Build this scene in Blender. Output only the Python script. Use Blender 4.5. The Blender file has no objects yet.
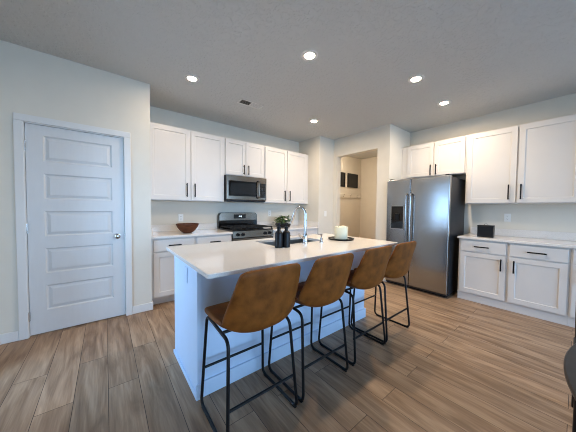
import bpy, bmesh, math, random
from mathutils import Vector, Matrix
random.seed(7)
C = bpy.context.scene.collection
S = bpy.context.scene
PI = math.pi

def lin(r, g, b):
    f = lambda c: (c/255/12.92) if c/255 <= .04045 else ((c/255+.055)/1.055)**2.4
    return (f(r), f(g), f(b), 1)

# ------------------------------------------------------------------ camera
CAM_F, YAW, PITCH, ROLL, CAM_H = 230.1, 38.414, -1.889, 0.599, 1.266
cam = bpy.data.objects.new('camera', bpy.data.cameras.new('camera')); C.objects.link(cam)
_y, _p, _r = map(math.radians, (YAW, PITCH, ROLL))
F = Vector((math.sin(_y)*math.cos(_p), math.cos(_y)*math.cos(_p), math.sin(_p)))
R0 = Vector((math.cos(_y), -math.sin(_y), 0)); U0 = R0.cross(F)
R = R0*math.cos(_r)+U0*math.sin(_r); U = U0*math.cos(_r)-R0*math.sin(_r)
M = Matrix((R, U, -F)).transposed().to_4x4(); M.translation = (0, 0, CAM_H)
cam.matrix_world = M
cam.data.sensor_width = 36; cam.data.lens = CAM_F/576*36
cam.data.clip_start = .02
S.camera = cam

# ------------------------------------------------------------------ light
SKY_COL, SKY_STR = (.34, .60, 1.0, 1), 6.5
LAMP_STR = 560.0
LAMP_COL = (1.0, .80, .59, 1)
EXPOSURE = 0.85
w = bpy.data.worlds.new('sky'); S.world = w; w.use_nodes = True
nt = w.node_tree; bg = nt.nodes['Background']
tc = nt.nodes.new('ShaderNodeTexCoord'); sp = nt.nodes.new('ShaderNodeSeparateXYZ'); rp = nt.nodes.new('ShaderNodeValToRGB')
nt.links.new(tc.outputs['Generated'], sp.inputs[0]); nt.links.new(sp.outputs['Z'], rp.inputs[0]); nt.links.new(rp.outputs[0], bg.inputs[0])
rp.color_ramp.elements[0].position = 0.0; rp.color_ramp.elements[0].color = (.40, .66, 1.0, 1)
rp.color_ramp.elements[1].position = .6; rp.color_ramp.elements[1].color = SKY_COL
bg.inputs[1].default_value = SKY_STR
S.view_settings.view_transform = 'Standard'; S.view_settings.look = 'None'
S.view_settings.exposure = EXPOSURE; S.view_settings.gamma = 1
S.view_settings.use_curve_mapping = False
S.cycles.filter_width = 1.0; S.cycles.max_bounces = 10; S.cycles.diffuse_bounces = 6; S.cycles.sample_clamp_indirect = 6
S.cycles.caustics_reflective = False; S.cycles.caustics_refractive = False

# openings the daylight comes through (used for the portals and for the walls)
XL, YB = -.775, -3.3                                   # left wall and back wall planes
PATIO = (1.88, 2.72, .06, 2.1)                          # y0 y1 z0 z1 of the glass door in the left wall
ADDED_BACKW = [(-.55, 1.75), (2.05, 4.3)]                      # x0 x1 of two unseen back windows, added to bring in daylight
BACKZ = (.05, 2.45)  # added openings made tall to send more daylight onto the island front
def portal(name, loc, rot, sx, sy):
    l = bpy.data.lights.new(name, 'AREA'); l.shape = 'RECTANGLE'; l.size = sx; l.size_y = sy
    l.cycles.is_portal = True
    o = bpy.data.objects.new(name, l); C.objects.link(o); o.location = loc; o.rotation_euler = rot
portal('daylight_patio', (XL-.06, (PATIO[0]+PATIO[1])/2, (PATIO[2]+PATIO[3])/2), (0, -PI/2, 0), PATIO[3]-PATIO[2], PATIO[1]-PATIO[0])
for a, b in ADDED_BACKW:
    portal('daylight_back', ((a+b)/2, YB-.06, (BACKZ[0]+BACKZ[1])/2), (PI/2, 0, 0), b-a, BACKZ[1]-BACKZ[0])

# ------------------------------------------------------------------ materials
def base_mat(name, col, rough=.5, metal=0., spec=.5):
    m = bpy.data.materials.new(name); m.use_nodes = True
    b = m.node_tree.nodes['Principled BSDF']
    b.inputs['Base Color'].default_value = col; b.inputs['Roughness'].default_value = rough
    b.inputs['Metallic'].default_value = metal; b.inputs['Specular IOR Level'].default_value = spec
    return m
def N(m, t): return m.node_tree.nodes.new(t)
def L(m, a, b): m.node_tree.links.new(a, b)
def bsdf(m): return m.node_tree.nodes['Principled BSDF']
def coords(m, scale=(1, 1, 1), rot=(0, 0, 0), kind='Object'):
    t = N(m, 'ShaderNodeTexCoord'); mp = N(m, 'ShaderNodeMapping')
    mp.inputs['Scale'].default_value = scale; mp.inputs['Rotation'].default_value = rot
    L(m, t.outputs[kind], mp.inputs[0]); return mp.outputs[0]
def noisy(name, col, rough=.5, metal=0., var=.04, scale=6, stretch=(1, 1, 1), bump=0., bscale=60, detail=4, spec=.5, rvar=0.):
    """a painted / metal / fabric surface with a small procedural variation"""
    m = base_mat(name, col, rough, metal, spec); b = bsdf(m)
    v = coords(m, stretch)
    n = N(m, 'ShaderNodeTexNoise'); n.inputs['Scale'].default_value = scale; n.inputs['Detail'].default_value = detail
    L(m, v, n.inputs['Vector'])
    r = N(m, 'ShaderNodeValToRGB')
    r.color_ramp.elements[0].position = .3; r.color_ramp.elements[1].position = .7
    r.color_ramp.elements[0].color = tuple(max(0, c*(1-var)) for c in col[:3])+(1,)
    r.color_ramp.elements[1].color = tuple(min(1, c*(1+var)) for c in col[:3])+(1,)
    L(m, n.outputs[0], r.inputs[0]); L(m, r.outputs[0], b.inputs['Base Color'])
    if rvar:
        mr = N(m, 'ShaderNodeMapRange'); mr.inputs[3].default_value = max(0, rough-rvar); mr.inputs[4].default_value = rough+rvar
        L(m, n.outputs[0], mr.inputs[0]); L(m, mr.outputs[0], b.inputs['Roughness'])
    if bump:
        n2 = N(m, 'ShaderNodeTexNoise'); n2.inputs['Scale'].default_value = bscale; n2.inputs['Detail'].default_value = 3
        L(m, v, n2.inputs['Vector'])
        bp = N(m, 'ShaderNodeBump'); bp.inputs['Strength'].default_value = bump; bp.inputs['Distance'].default_value = .004
        L(m, n2.outputs[0], bp.inputs['Height']); L(m, bp.outputs[0], b.inputs['Normal'])
    return m

def floor_mat():
    m = base_mat('oak_plank_floor', (.3, .22, .16, 1), .42, 0, .3); b = bsdf(m)
    t = N(m, 'ShaderNodeTexCoord'); s = N(m, 'ShaderNodeSeparateXYZ'); c = N(m, 'ShaderNodeCombineXYZ')
    L(m, t.outputs['Object'], s.inputs[0]); L(m, s.outputs['Y'], c.inputs['X']); L(m, s.outputs['X'], c.inputs['Y'])
    bk = N(m, 'ShaderNodeTexBrick'); L(m, c.outputs[0], bk.inputs['Vector'])
    bk.inputs['Scale'].default_value = 1; bk.inputs['Brick Width'].default_value = 1.22; bk.inputs['Row Height'].default_value = .178
    bk.inputs['Mortar Size'].default_value = .0016; bk.inputs['Mortar Smooth'].default_value = .1
    bk.offset = .37; bk.offset_frequency = 2; bk.squash = 1
    bk.inputs['Color1'].default_value = (0, 0, 0, 1); bk.inputs['Color2'].default_value = (1, 1, 1, 1); bk.inputs['Mortar'].default_value = (.5, .5, .5, 1)
    # grain: noise stretched along the plank, shifted per plank
    rnd = N(m, 'ShaderNodeRGBToBW'); L(m, bk.outputs['Color'], rnd.inputs[0])
    mul = N(m, 'ShaderNodeMath'); mul.operation = 'MULTIPLY'; mul.inputs[1].default_value = 37.
    L(m, rnd.outputs[0], mul.inputs[0])
    c2 = N(m, 'ShaderNodeCombineXYZ'); L(m, s.outputs['X'], c2.inputs['X']); L(m, s.outputs['Y'], c2.inputs['Y']); L(m, mul.outputs[0], c2.inputs['Z'])
    mp = N(m, 'ShaderNodeMapping'); mp.inputs['Scale'].default_value = (9, 1.1, 1); L(m, c2.outputs[0], mp.inputs[0])
    n1 = N(m, 'ShaderNodeTexNoise'); n1.inputs['Scale'].default_value = 1.6; n1.inputs['Detail'].default_value = 5; n1.inputs['Distortion'].default_value = .9
    L(m, mp.outputs[0], n1.inputs['Vector'])
    mp2 = N(m, 'ShaderNodeMapping'); mp2.inputs['Scale'].default_value = (70, 3.5, 1); L(m, c2.outputs[0], mp2.inputs[0])
    n2 = N(m, 'ShaderNodeTexNoise'); n2.inputs['Scale'].default_value = 1.5; n2.inputs['Detail'].default_value = 4; L(m, mp2.outputs[0], n2.inputs['Vector'])
    r = N(m, 'ShaderNodeValToRGB'); e = r.color_ramp.elements
    e[0].position = .28; e[0].color = lin(118, 93, 71); e[1].position = .72; e[1].color = lin(174, 148, 121)
    k = r.color_ramp.elements.new(.5); k.color = lin(150, 124, 99)
    L(m, n1.outputs[0], r.inputs[0])
    fine = N(m, 'ShaderNodeMapRange'); fine.inputs[1].default_value = .25; fine.inputs[2].default_value = .75; fine.inputs[3].default_value = .82; fine.inputs[4].default_value = 1.13
    L(m, n2.outputs[0], fine.inputs[0])
    tone = N(m, 'ShaderNodeMapRange'); tone.inputs[3].default_value = .90; tone.inputs[4].default_value = 1.10; L(m, rnd.outputs[0], tone.inputs[0])
    mm = N(m, 'ShaderNodeMath'); mm.operation = 'MULTIPLY'; L(m, fine.outputs[0], mm.inputs[0]); L(m, tone.outputs[0], mm.inputs[1])
    vm = N(m, 'ShaderNodeVectorMath'); vm.operation = 'SCALE'; L(m, r.outputs[0], vm.inputs[0]); L(m, mm.outputs[0], vm.inputs['Scale'])
    mx = N(m, 'ShaderNodeMix'); mx.data_type = 'RGBA'; L(m, bk.outputs['Fac'], mx.inputs[0]); L(m, vm.outputs[0], mx.inputs[6]); mx.inputs[7].default_value = lin(62, 48, 38)
    L(m, mx.outputs[2], b.inputs['Base Color'])
    bp = N(m, 'ShaderNodeBump'); bp.inputs['Strength'].default_value = .25; bp.inputs['Distance'].default_value = .002
    inv = N(m, 'ShaderNodeMath'); inv.operation = 'SUBTRACT'; inv.inputs[0].default_value = 1; L(m, bk.outputs['Fac'], inv.inputs[1])
    L(m, inv.outputs[0], bp.inputs['Height']); L(m, bp.outputs[0], b.inputs['Normal'])
    return m
def ceiling_mat():
    m = base_mat('knockdown_ceiling', lin(200, 201, 199), .85); b = bsdf(m)
    v = coords(m)
    n = N(m, 'ShaderNodeTexNoise'); n.inputs['Scale'].default_value = 24; n.inputs['Detail'].default_value = 5; n.inputs['Distortion'].default_value = .6; L(m, v, n.inputs['Vector'])
    r = N(m, 'ShaderNodeValToRGB'); r.color_ramp.elements[0].position = .48; r.color_ramp.elements[1].position = .58; L(m, n.outputs[0], r.inputs[0])
    bp = N(m, 'ShaderNodeBump'); bp.inputs['Strength'].default_value = .6; bp.inputs['Distance'].default_value = .007
    L(m, r.outputs[0], bp.inputs['Height']); L(m, bp.outputs[0], b.inputs['Normal'])
    return m
def quartz_mat():
    m = base_mat('white_quartz', lin(226, 222, 216), .075); b = bsdf(m)
    v = coords(m)
    n = N(m, 'ShaderNodeTexNoise'); n.inputs['Scale'].default_value = 190; n.inputs['Detail'].default_value = 2; L(m, v, n.inputs['Vector'])
    r = N(m, 'ShaderNodeValToRGB'); r.color_ramp.elements[0].position = .3; r.color_ramp.elements[0].color = lin(213, 208, 202)
    r.color_ramp.elements[1].position = .5; r.color_ramp.elements[1].color = lin(226, 222, 217)
    L(m, n.outputs[0], r.inputs[0]); L(m, r.outputs[0], b.inputs['Base Color'])
    return m
def steel_mat(name, col, rough, axis):
    """brushed metal, brushed along one axis"""
    m = base_mat(name, col, rough, 1.); b = bsdf(m)
    sc = [90, 90, 90]; sc[axis] = 1.5
    n = N(m, 'ShaderNodeTexNoise'); n.inputs['Scale'].default_value = 3; n.inputs['Detail'].default_value = 3; L(m, coords(m, tuple(sc)), n.inputs['Vector'])
    mr = N(m, 'ShaderNodeMapRange'); mr.inputs[3].default_value = rough-.06; mr.inputs[4].default_value = rough+.08
    L(m, n.outputs[0], mr.inputs[0]); L(m, mr.outputs[0], b.inputs['Roughness'])
    # a faint oil-can waviness of the sheet
    n2 = N(m, 'ShaderNodeTexNoise'); n2.inputs['Scale'].default_value = 2.2; n2.inputs['Detail'].default_value = 1; L(m, coords(m, (1, .35, 1.6)), n2.inputs['Vector'])
    bp = N(m, 'ShaderNodeBump'); bp.inputs['Strength'].default_value = .22; bp.inputs['Distance'].default_value = .02
    L(m, n2.outputs[0], bp.inputs['Height']); L(m, bp.outputs[0], b.inputs['Normal'])
    return m
def emit_mat(name, col, strength):
    m = bpy.data.materials.new(name); m.use_nodes = True; t = m.node_tree
    t.nodes.remove(t.nodes['Principled BSDF'])
    e = t.nodes.new('ShaderNodeEmission'); e.inputs[0].default_value = col; e.inputs[1].default_value = strength
    t.links.new(e.outputs[0], t.nodes['Material Output'].inputs[0]); return m
def pane_mat():
    m = bpy.data.materials.new('window_glass'); m.use_nodes = True; t = m.node_tree
    t.nodes.remove(t.nodes['Principled BSDF'])
    a = t.nodes.new('ShaderNodeBsdfTransparent'); g = t.nodes.new('ShaderNodeBsdfGlossy'); g.inputs['Roughness'].default_value = .02
    fr = t.nodes.new('ShaderNodeFresnel'); fr.inputs[0].default_value = 1.3
    x = t.nodes.new('ShaderNodeMixShader'); t.links.new(fr.outputs[0], x.inputs[0]); t.links.new(a.outputs[0], x.inputs[1]); t.links.new(g.outputs[0], x.inputs[2])
    t.links.new(x.outputs[0], t.nodes['Material Output'].inputs[0]); return m
def leather_mat():
    m = noisy('caramel_leather', lin(118, 68, 25), .55, 0, .34, 13, bump=.18, bscale=160, rvar=.08, spec=.15)
    return m

MT = dict(
    wall=noisy('wall_paint', lin(215, 209, 196), .75, var=.015, bump=.08, bscale=140),
    hall=noisy('hall_paint', lin(206, 198, 184), .75, var=.015, bump=.08, bscale=140),
    trim=noisy('white_trim_paint', lin(216, 215, 212), .38, var=.01),
    door=noisy('white_door_paint', lin(208, 208, 207), .4, var=.012, stretch=(8, 1, 1), bump=.05, bscale=50),
    cab=noisy('white_cabinet_paint', lin(216, 212, 207), .36, var=.01),
    island=noisy('pale_blue_island_paint', lin(199, 218, 240), .4, var=.01),  # blue cast of the daylight put into the panel colour
    gap=noisy('cabinet_inside', lin(120, 112, 102), .6),
    quartz=quartz_mat(), floor=floor_mat(), ceil=ceiling_mat(),
    black=noisy('matte_black_metal', lin(15, 15, 16), .45, 0, .1, 30, spec=.25),
    frame=noisy('black_powder_coat', lin(16, 16, 18), .42, 0, .1, 40, spec=.25),
    leather=leather_mat(),
    steel=steel_mat('stainless_brushed_sideways', (.36, .365, .37, 1), .22, 1),
    steelx=steel_mat('stainless_brushed_along', (.23, .195, .16, 1), .2, 0),
    dark=noisy('dark_grey_enamel', lin(36, 36, 38), .45, 0, .05, 40, spec=.3),
    bglass=noisy('black_glass', lin(14, 14, 15), .08, 0, .05, 10),
    wglass=noisy('oven_window_glass', lin(26, 26, 27), .12, 0, .08, 200),
    iron=noisy('cast_iron', lin(20, 20, 21), .6, .2, .15, 60, bump=.1),
    chrome=noisy('polished_chrome', (.60, .61, .62, 1), .06, 1, .02, 8),
    nickel=noisy('satin_nickel', (.55, .53, .50, 1), .22, 1, .03, 20),
    sink=steel_mat('sink_steel', (.40, .40, .40, 1), .32, 0),
    wood=noisy('turned_walnut', lin(88, 48, 28), .5, 0, .45, 14, (1, 1, 5), spec=.25),
    ceramic=noisy('matte_black_ceramic', lin(14, 15, 19), .4, 0, .1, 30, spec=.3),
    wax=noisy('cream_wax', lin(238, 230, 198), .5, 0, .03, 20),
    leaf=noisy('foliage_green', lin(72, 98, 44), .5, 0, .35, 22),
    petal=noisy('white_petal', lin(238, 236, 226), .6, 0, .03, 20),
    soil=noisy('potting_soil', lin(52, 40, 32), .9, 0, .2, 60),
    wick=noisy('charred_wick', lin(30, 26, 22), .9),
    plate=noisy('white_plastic', lin(232, 232, 228), .35, var=.01),
    slot=noisy('dark_slot', lin(70, 70, 70), .6),
    tabletop=noisy('dark_grey_table_top', lin(52, 50, 50), .42, 0, .12, 30, spec=.3),
    tableedge=noisy('dark_bronze_rim', lin(66, 54, 44), .4, .3, .1, 30),
    darkwood=noisy('black_painted_wood', lin(20, 20, 22), .45, 0, .2, 14, (1, 1, 6), spec=.3),
    bench=noisy('bench_wood', lin(142, 104, 70), .5, 0, .2, 10, (6, 1, 1)),
    lens=emit_mat('lamp_lens_glow', LAMP_COL, LAMP_STR), lens_soft=emit_mat('dimmer_lamp_lens_glow', LAMP_COL, LAMP_STR*.42),
    display=emit_mat('clock_digits', (.75, .9, 1, 1), 2.5),
    art=noisy('dark_print', lin(22, 22, 22), .5, 0, .3, 12),
    concrete=noisy('patio_concrete', lin(165, 163, 158), .8, 0, .08, 5),
    pane=pane_mat(),
)

# ------------------------------------------------------------------ mesh helpers
class MB:
    """collects shapes in world (or local) coordinates; build() links them as ONE mesh object"""
    def __init__(self): self.bm = bmesh.new()
    def box(self, x0, y0, z0, x1, y1, z1, bev=0., seg=2):
        t = bmesh.new(); bmesh.ops.create_cube(t, size=1)
        for v in t.verts:
            v.co = Vector((x0 if v.co.x < 0 else x1, y0 if v.co.y < 0 else y1, z0 if v.co.z < 0 else z1))
        if bev: bmesh.ops.bevel(t, geom=list(t.edges), offset=bev, segments=seg, profile=.6, affect='EDGES', clamp_overlap=True)
        self.merge(t); return self
    def merge(self, t, mat=None):
        if mat is not None: bmesh.ops.transform(t, matrix=mat, verts=t.verts)
        me = bpy.data.meshes.new('tmp'); t.to_mesh(me); t.free(); self.bm.from_mesh(me); bpy.data.meshes.remove(me)
    def tube(self, pts, r, n=10, closed=False, caps=True):
        pts = [Vector(p) for p in pts]; k = len(pts); rings = []
        rr = r if isinstance(r, (list, tuple)) else [r]*k
        up = None
        for i, p in enumerate(pts):
            a = pts[(i-1) % k] if (closed or i) else p; b = pts[(i+1) % k] if (closed or i < k-1) else p
            d = (b-a).normalized()
            if up is None:
                up = Vector((0, 0, 1)) if abs(d.z) < .9 else Vector((1, 0, 0))
            s = d.cross(up).normalized(); up = s.cross(d).normalized()
            rings.append([self.bm.verts.new(p+(s*math.cos(2*PI*j/n)+up*math.sin(2*PI*j/n))*rr[i]) for j in range(n)])
        for i in range(k if closed else k-1):
            A, B = rings[i], rings[(i+1) % k]
            for j in range(n): self.bm.faces.new((A[j], A[(j+1) % n], B[(j+1) % n], B[j]))
        if caps and not closed:
            self.bm.faces.new(rings[0][::-1]); self.bm.faces.new(rings[-1])
        return self
    def lathe(self, prof, c=(0, 0, 0), n=32, axis='Z', capb=True, capt=True):
        """prof: list of (radius, height)"""
        c = Vector(c); rings = []
        def P(r, h, a):
            x, y = r*math.cos(a), r*math.sin(a)
            return c+{'Z': Vector((x, y, h)), 'Y': Vector((x, h, -y)), 'X': Vector((h, x, y))}[axis]
        for r, h in prof: rings.append([self.bm.verts.new(P(max(r, 1e-5), h, 2*PI*j/n)) for j in range(n)])
        for A, B in zip(rings, rings[1:]):
            for j in range(n): self.bm.faces.new((A[j], A[(j+1) % n], B[(j+1) % n], B[j]))
        if capb: self.bm.faces.new(rings[0][::-1])
        if capt: self.bm.faces.new(rings[-1])
        return self
    def quad(self, *p): self.bm.faces.new([self.bm.verts.new(q) for q in p]); return self
    def build(self, name, mat, parent=None, off=(0, 0, 0), smooth=False, ang=35):
        bm = self.bm
        if any(off): bmesh.ops.translate(bm, verts=bm.verts, vec=-Vector(off))
        bmesh.ops.recalc_face_normals(bm, faces=bm.faces)
        me = bpy.data.meshes.new(name); bm.to_mesh(me); bm.free()
        for p in me.polygons: p.use_smooth = smooth
        if smooth:
            try: me.set_sharp_from_angle(angle=math.radians(ang))
            except Exception: pass
        me.materials.append(MT[mat] if isinstance(mat, str) else mat)
        o = bpy.data.objects.new(name, me); C.objects.link(o)
        if parent is not None: o.parent = parent
        return o
def thing(name, label, cat, loc=(0, 0, 0), rz=0., group=None):
    o = bpy.data.objects.new(name, None); C.objects.link(o); o.empty_display_size = .1
    o.location = loc; o.rotation_euler = (0, 0, rz); o['label'] = label; o['category'] = cat
    if group: o['group'] = group
    return o
def tag(o, label, cat, group=None):
    o['label'] = label; o['category'] = cat
    if group: o['group'] = group
    return o
def struct(name, mb, mat, parent=None, smooth=False):
    o = mb.build(name, mat, parent, smooth=smooth)
    if parent is None: o['kind'] = 'structure'
    return o
def copy_tree(o, parent=None):
    c = o.copy(); C.objects.link(c)
    if parent is not None: c.parent = parent
    for ch in list(o.children): copy_tree(ch, c)
    return c
def arc_path(pts, rad, n=5):
    """round the inner corners of a polyline"""
    pts = [Vector(p) for p in pts]; out = [pts[0]]
    for a, b, c in zip(pts, pts[1:], pts[2:]):
        d1 = (a-b); d2 = (c-b); r = min(rad, d1.length*.45, d2.length*.45)
        p1 = b+d1.normalized()*r; p2 = b+d2.normalized()*r
        for i in range(n+1):
            t = i/n; out.append(p1*(1-t)**2+b*2*t*(1-t)+p2*t*t)
    out.append(pts[-1]); return out
def panelled(w, h, t, rects, prof):
    """slab front at y=0 (facing -y), back at y=t, with panels let into the front; rects bottom to top in one column.
    prof: list of (inset, depth) loops, the last one filled"""
    m = MB(); q = m.quad
    q((0, t, 0), (w, t, 0), (w, t, h), (0, t, h)); q((0, 0, 0), (w, 0, 0), (w, t, 0), (0, t, 0)); q((0, 0, h), (w, 0, h), (w, t, h), (0, t, h))
    q((0, 0, 0), (0, t, 0), (0, t, h), (0, 0, h)); q((w, 0, 0), (w, t, 0), (w, t, h), (w, 0, h))
    xa, xb = rects[0][0], rects[0][2]
    q((0, 0, 0), (xa, 0, 0), (xa, 0, h), (0, 0, h)); q((xb, 0, 0), (w, 0, 0), (w, 0, h), (xb, 0, h))
    zs = [0]+[z for r in rects for z in (r[1], r[3])]+[h]
    for a, b in zip(zs[::2], zs[1::2]): q((xa, 0, a), (xb, 0, a), (xb, 0, b), (xa, 0, b))
    for x0, z0, x1, z1 in rects:
        loops = [[(x0, 0, z0), (x1, 0, z0), (x1, 0, z1), (x0, 0, z1)]]
        for i, d in prof: loops.append([(x0+i, d, z0+i), (x1-i, d, z0+i), (x1-i, d, z1-i), (x0+i, d, z1-i)])
        for A, B in zip(loops, loops[1:]):
            for j in range(4): q(A[j], A[(j+1) % 4], B[(j+1) % 4], B[j])
        q(*loops[-1])
    bmesh.ops.remove_doubles(m.bm, verts=m.bm.verts, dist=1e-6)
    return m
def move(mb, x, y, z): bmesh.ops.translate(mb.bm, verts=mb.bm.verts, vec=(x, y, z)); return mb

# ------------------------------------------------------------------ room
H = 2.733
YD, XC, YR = 3.233, .433, 3.911
XJ, YQ, XW, YJ, XF = 3.4, 3.288, 3.835, 2.044, 4.584
OY0, OY1, OZ = 2.273, 3.189, 2.363                # cased opening to the mudroom hall
HX, HY = 5.93, 4.03                               # hall far wall and hall end wall
T = .12
struct('floor', MB().box(XL-T, YB-T, -.08, HX+T, HY+T, 0), 'floor')
struct('ceiling', MB().box(XL-T, YB-T, H, HX+T, HY+T, H+.1), 'ceil')
struct('ground', MB().box(-14, -16, -.30, 16, 14, -.12), 'concrete')  # unseen slab, added to keep sky light from reaching the ceiling from below
DL, DR, DH = -.583, .166, 2.04
struct('wall_pantry', MB().box(XL-T, YD, 0, DL-.012, YD+T, H).box(DL-.012, YD, DH+.012, DR+.012, YD+T, H).box(DR+.012, YD, 0, XC, YD+T, H), 'wall')
struct('wall_pantry_side', MB().box(XC-T, YD+T, 0, XC, YR, H), 'wall')
struct('wall_pantry_inside', MB().box(XL-T, YR-.3, 0, XC-T, YR-.2, H), 'wall')
struct('wall_range', MB().box(XC-T, YR, 0, XJ, YR+T, H), 'wall')
struct('wall_jog', MB().box(XJ, YQ, 0, XW, YR+T, H), 'wall')
struct('wall_doorway', MB().box(XW, OY1, 0, XW+T, HY, H).box(XW, YJ, 0, XW+T, OY0, H).box(XW, OY0, OZ, XW+T, OY1, H), 'wall')
struct('wall_fridge_jog', MB().box(XW+T, YJ, 0, HX, YJ+T, H), 'wall')
struct('wall_right', MB().box(XF, YB, 0, XF+T, YJ, H), 'wall')
struct('wall_hall_end', MB().box(XW+T, HY, 0, HX, HY+T, H), 'hall')
struct('wall_hall_far', MB().box(HX, YJ, 0, HX+T, HY+T, H), 'hall')
y0, y1, z0, z1 = PATIO
struct('wall_left', MB().box(XL-T, YB, 0, XL, y0, H).box(XL-T, y1, 0, XL, YD, H).box(XL-T, y0, z1, XL, y1, H).box(XL-T, y0, -.001, XL, y1, z0), 'wall')
bw = MB(); xs = [XL-T]+[q for ab in ADDED_BACKW for q in ab]+[XF+T]
for a, b in zip(xs[::2], xs[1::2]): bw.box(a, YB-T, 0, b, YB, H)
for a, b in ADDED_BACKW: bw.box(a, YB-T, 0, b, YB, BACKZ[0]).box(a, YB-T, BACKZ[1], b, YB, H)
struct('wall_back', bw, 'wall')
# windows the daylight comes through; the back pair is added
def window(name, mb_frame, pane_boxes):
    f = struct(name, mb_frame, 'trim')
    for p in pane_boxes: MB().box(*p).build('pane', 'pane', f)
fm = MB(); pb = []; t_ = .05; n_ = 2; pw = (y1-y0)/n_
for i in range(n_):
    a, b = y0+i*pw, y0+(i+1)*pw; xa, xb = XL-.10+.03*i, XL-.06+.03*i
    fm.box(xa, a, z0, xb, a+t_, z1).box(xa, b-t_, z0, xb, b, z1).box(xa, a, z0, xb, b, z0+t_).box(xa, a, z1-t_, xb, b, z1)
    pb.append(((xa+xb)/2-.003, a+t_, z0+t_, (xa+xb)/2+.003, b-t_, z1-t_))
window('window_1', fm, pb)
for i, (a, b) in enumerate(ADDED_BACKW):  # unseen back windows, added for their daylight
    fm = MB(); ya, yb = YB-.09, YB-.04; z0b, z1b = BACKZ; zm = (z0b+z1b)/2
    fm.box(a, ya, z0b, a+t_, yb, z1b).box(b-t_, ya, z0b, b, yb, z1b).box(a, ya, z0b, b, yb, z0b+t_).box(a, ya, z1b-t_, b, yb, z1b).box(a, ya, zm-.02, b, yb, zm+.02)
    window('window_%d' % (i+2), fm, [(a+t_, YB-.068, z0b+t_, b-t_, YB-.062, zm-.02), (a+t_, YB-.068, zm+.02, b-t_, YB-.062, z1b-t_)])
# baseboards
BH, BT = .095, .014
def bb(name, *boxes):
    m = MB()
    for x0, ya, x1, yb in boxes: m.box(x0, ya, 0, x1, yb, BH, .004, 1)
    struct(name, m, 'trim')
bb('baseboard_pantry', (XL, YD-BT, DL-.068, YD-.0005), (DR+.068, YD-BT, XC+BT, YD-.0005))
bb('baseboard_pantry_side', (XC+.0005, YD, XC+BT, YD+.10))
bb('baseboard_left', (XL+.0005, y1+.0, XL+BT, YD-BT))
bb('baseboard_doorway', (XW-BT, OY1, XW-.0005, YQ-BT-.001), (XW-BT, YJ, XW-.0005, OY0))
bb('baseboard_jog', (XJ+.02, YQ-BT, XW-.001, YQ-.0005))
bb('baseboard_hall', (HX-BT, YJ+T+.002, HX-.0005, HY-.45))
bb('baseboard_right', (XF-BT, YB+.02, XF-.0005, -.62))

# pantry door with casing, hinges and knob
d = panelled(DR-DL, DH-.012, .035, [(.114, .222+.366*k, DR-DL-.105, .470+.366*k) for k in range(5)],
             [(.012, .012), (.018, .012), (.042, .003)])
door = struct('door_1', move(d, DL, YD+.012, .012), 'door')
kn = MB().lathe([(.031, 0), (.031, -.006), (.012, -.010), (.011, -.030), (.022, -.036), (.0275, -.048), (.026, -.060), (.016, -.067), (.003, -.068)], (DR-.066, YD+.0115, .934), 28, 'Y')
kn.build('door_knob', 'nickel', door, smooth=True)
MB().box(DR-.001, YD+.004, .905, DR+.004, YD+.02, .962, .001, 1).build('strike_plate', 'nickel', door)
for hz in (.20, 1.05, 1.83):
    MB().tube([(DL-.003, YD+.003, hz-.045), (DL-.003, YD+.003, hz+.045)], .0065, 10).box(DL-.001, YD+.006, hz-.045, DL+.004, YD+.0118, hz+.045).build('hinge', 'nickel', door, smooth=True)
cw = .062
cas = MB().box(DL-.006-cw, YD-.018, 0, DL-.006, YD-.0005, DH+.0115, .004, 2).box(DR+.006, YD-.018, 0, DR+.006+cw, YD-.0005, DH+.0115, .004, 2)
cas.box(DL-.006-cw, YD-.018, DH+.012, DR+.006+cw, YD-.0005, DH+.012+cw, .004, 2)
cas.box(DL-.0115, YD, 0, DL-.004, YD+.1, DH+.011).box(DR+.005, YD, 0, DR+.0115, YD+.1, DH+.011).box(DL-.0115, YD, DH+.003, DR+.0115, YD+.1, DH+.0115)
struct('trim_door', cas, 'trim')

# ------------------------------------------------------------------ cabinets (local: x along the front, front at y=0, depth to +y)
FT = .02                                           # door thickness
SHAKER = [(.004, .009)]
def handle(parent, p, length, vertical=True, name='handle'):
    x, z = p; m = MB(); r = .0075; h = length/2
    if vertical:
        m.box(x-r, -.036, z-h, x+r, -.026, z+h, .002, 1)
        for s in (-1, 1): m.box(x-.005, -.028, z+s*(h-.018)-.005, x+.005, .0, z+s*(h-.018)+.005)
    else:
        m.box(x-h, -.036, z-r, x+h, -.026, z+r, .002, 1)
        for s in (-1, 1): m.box(x+s*(h-.018)-.005, -.028, z-.005, x+s*(h-.018)+.005, .0, z+.005)
    m.build(name, 'black', parent)
def shaker(parent, x0, x1, z0, z1, hx=None, hz=None, fw=.057, hl=.2, name='door'):
    d = panelled(x1-x0, z1-z0, FT, [(fw, fw, x1-x0-fw, z1-z0-fw)], SHAKER)
    o = move(d, x0, 0, z0).build(name, 'cab', parent)
    if hx is not None: handle(o, (hx, hz), hl)
    return o
def drawer(parent, x0, x1, z0, z1, hl=.155):
    o = MB().box(x0, 0, z0, x1, FT, z1, .002, 1).build('drawer_front', 'cab', parent)
    handle(o, ((x0+x1)/2, (z0+z1)/2), hl, False)
def upper(label, loc, rz, wd, dep, z0, z1, doors, hz, hl=.2, group=None):
    """doors: list of (x0, x1, handle x)"""
    r = thing('wall_cabinet', label, 'cabinet', loc, rz, group)
    b = MB().box(0, FT+.001, z0, wd, dep, z1, .0015, 1)
    b.build('body', 'cab', r)
    for x0, x1, hx in doors: shaker(r, x0, x1, z0+.012, z1-.02, hx, hz, hl=hl)
    return r
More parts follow.
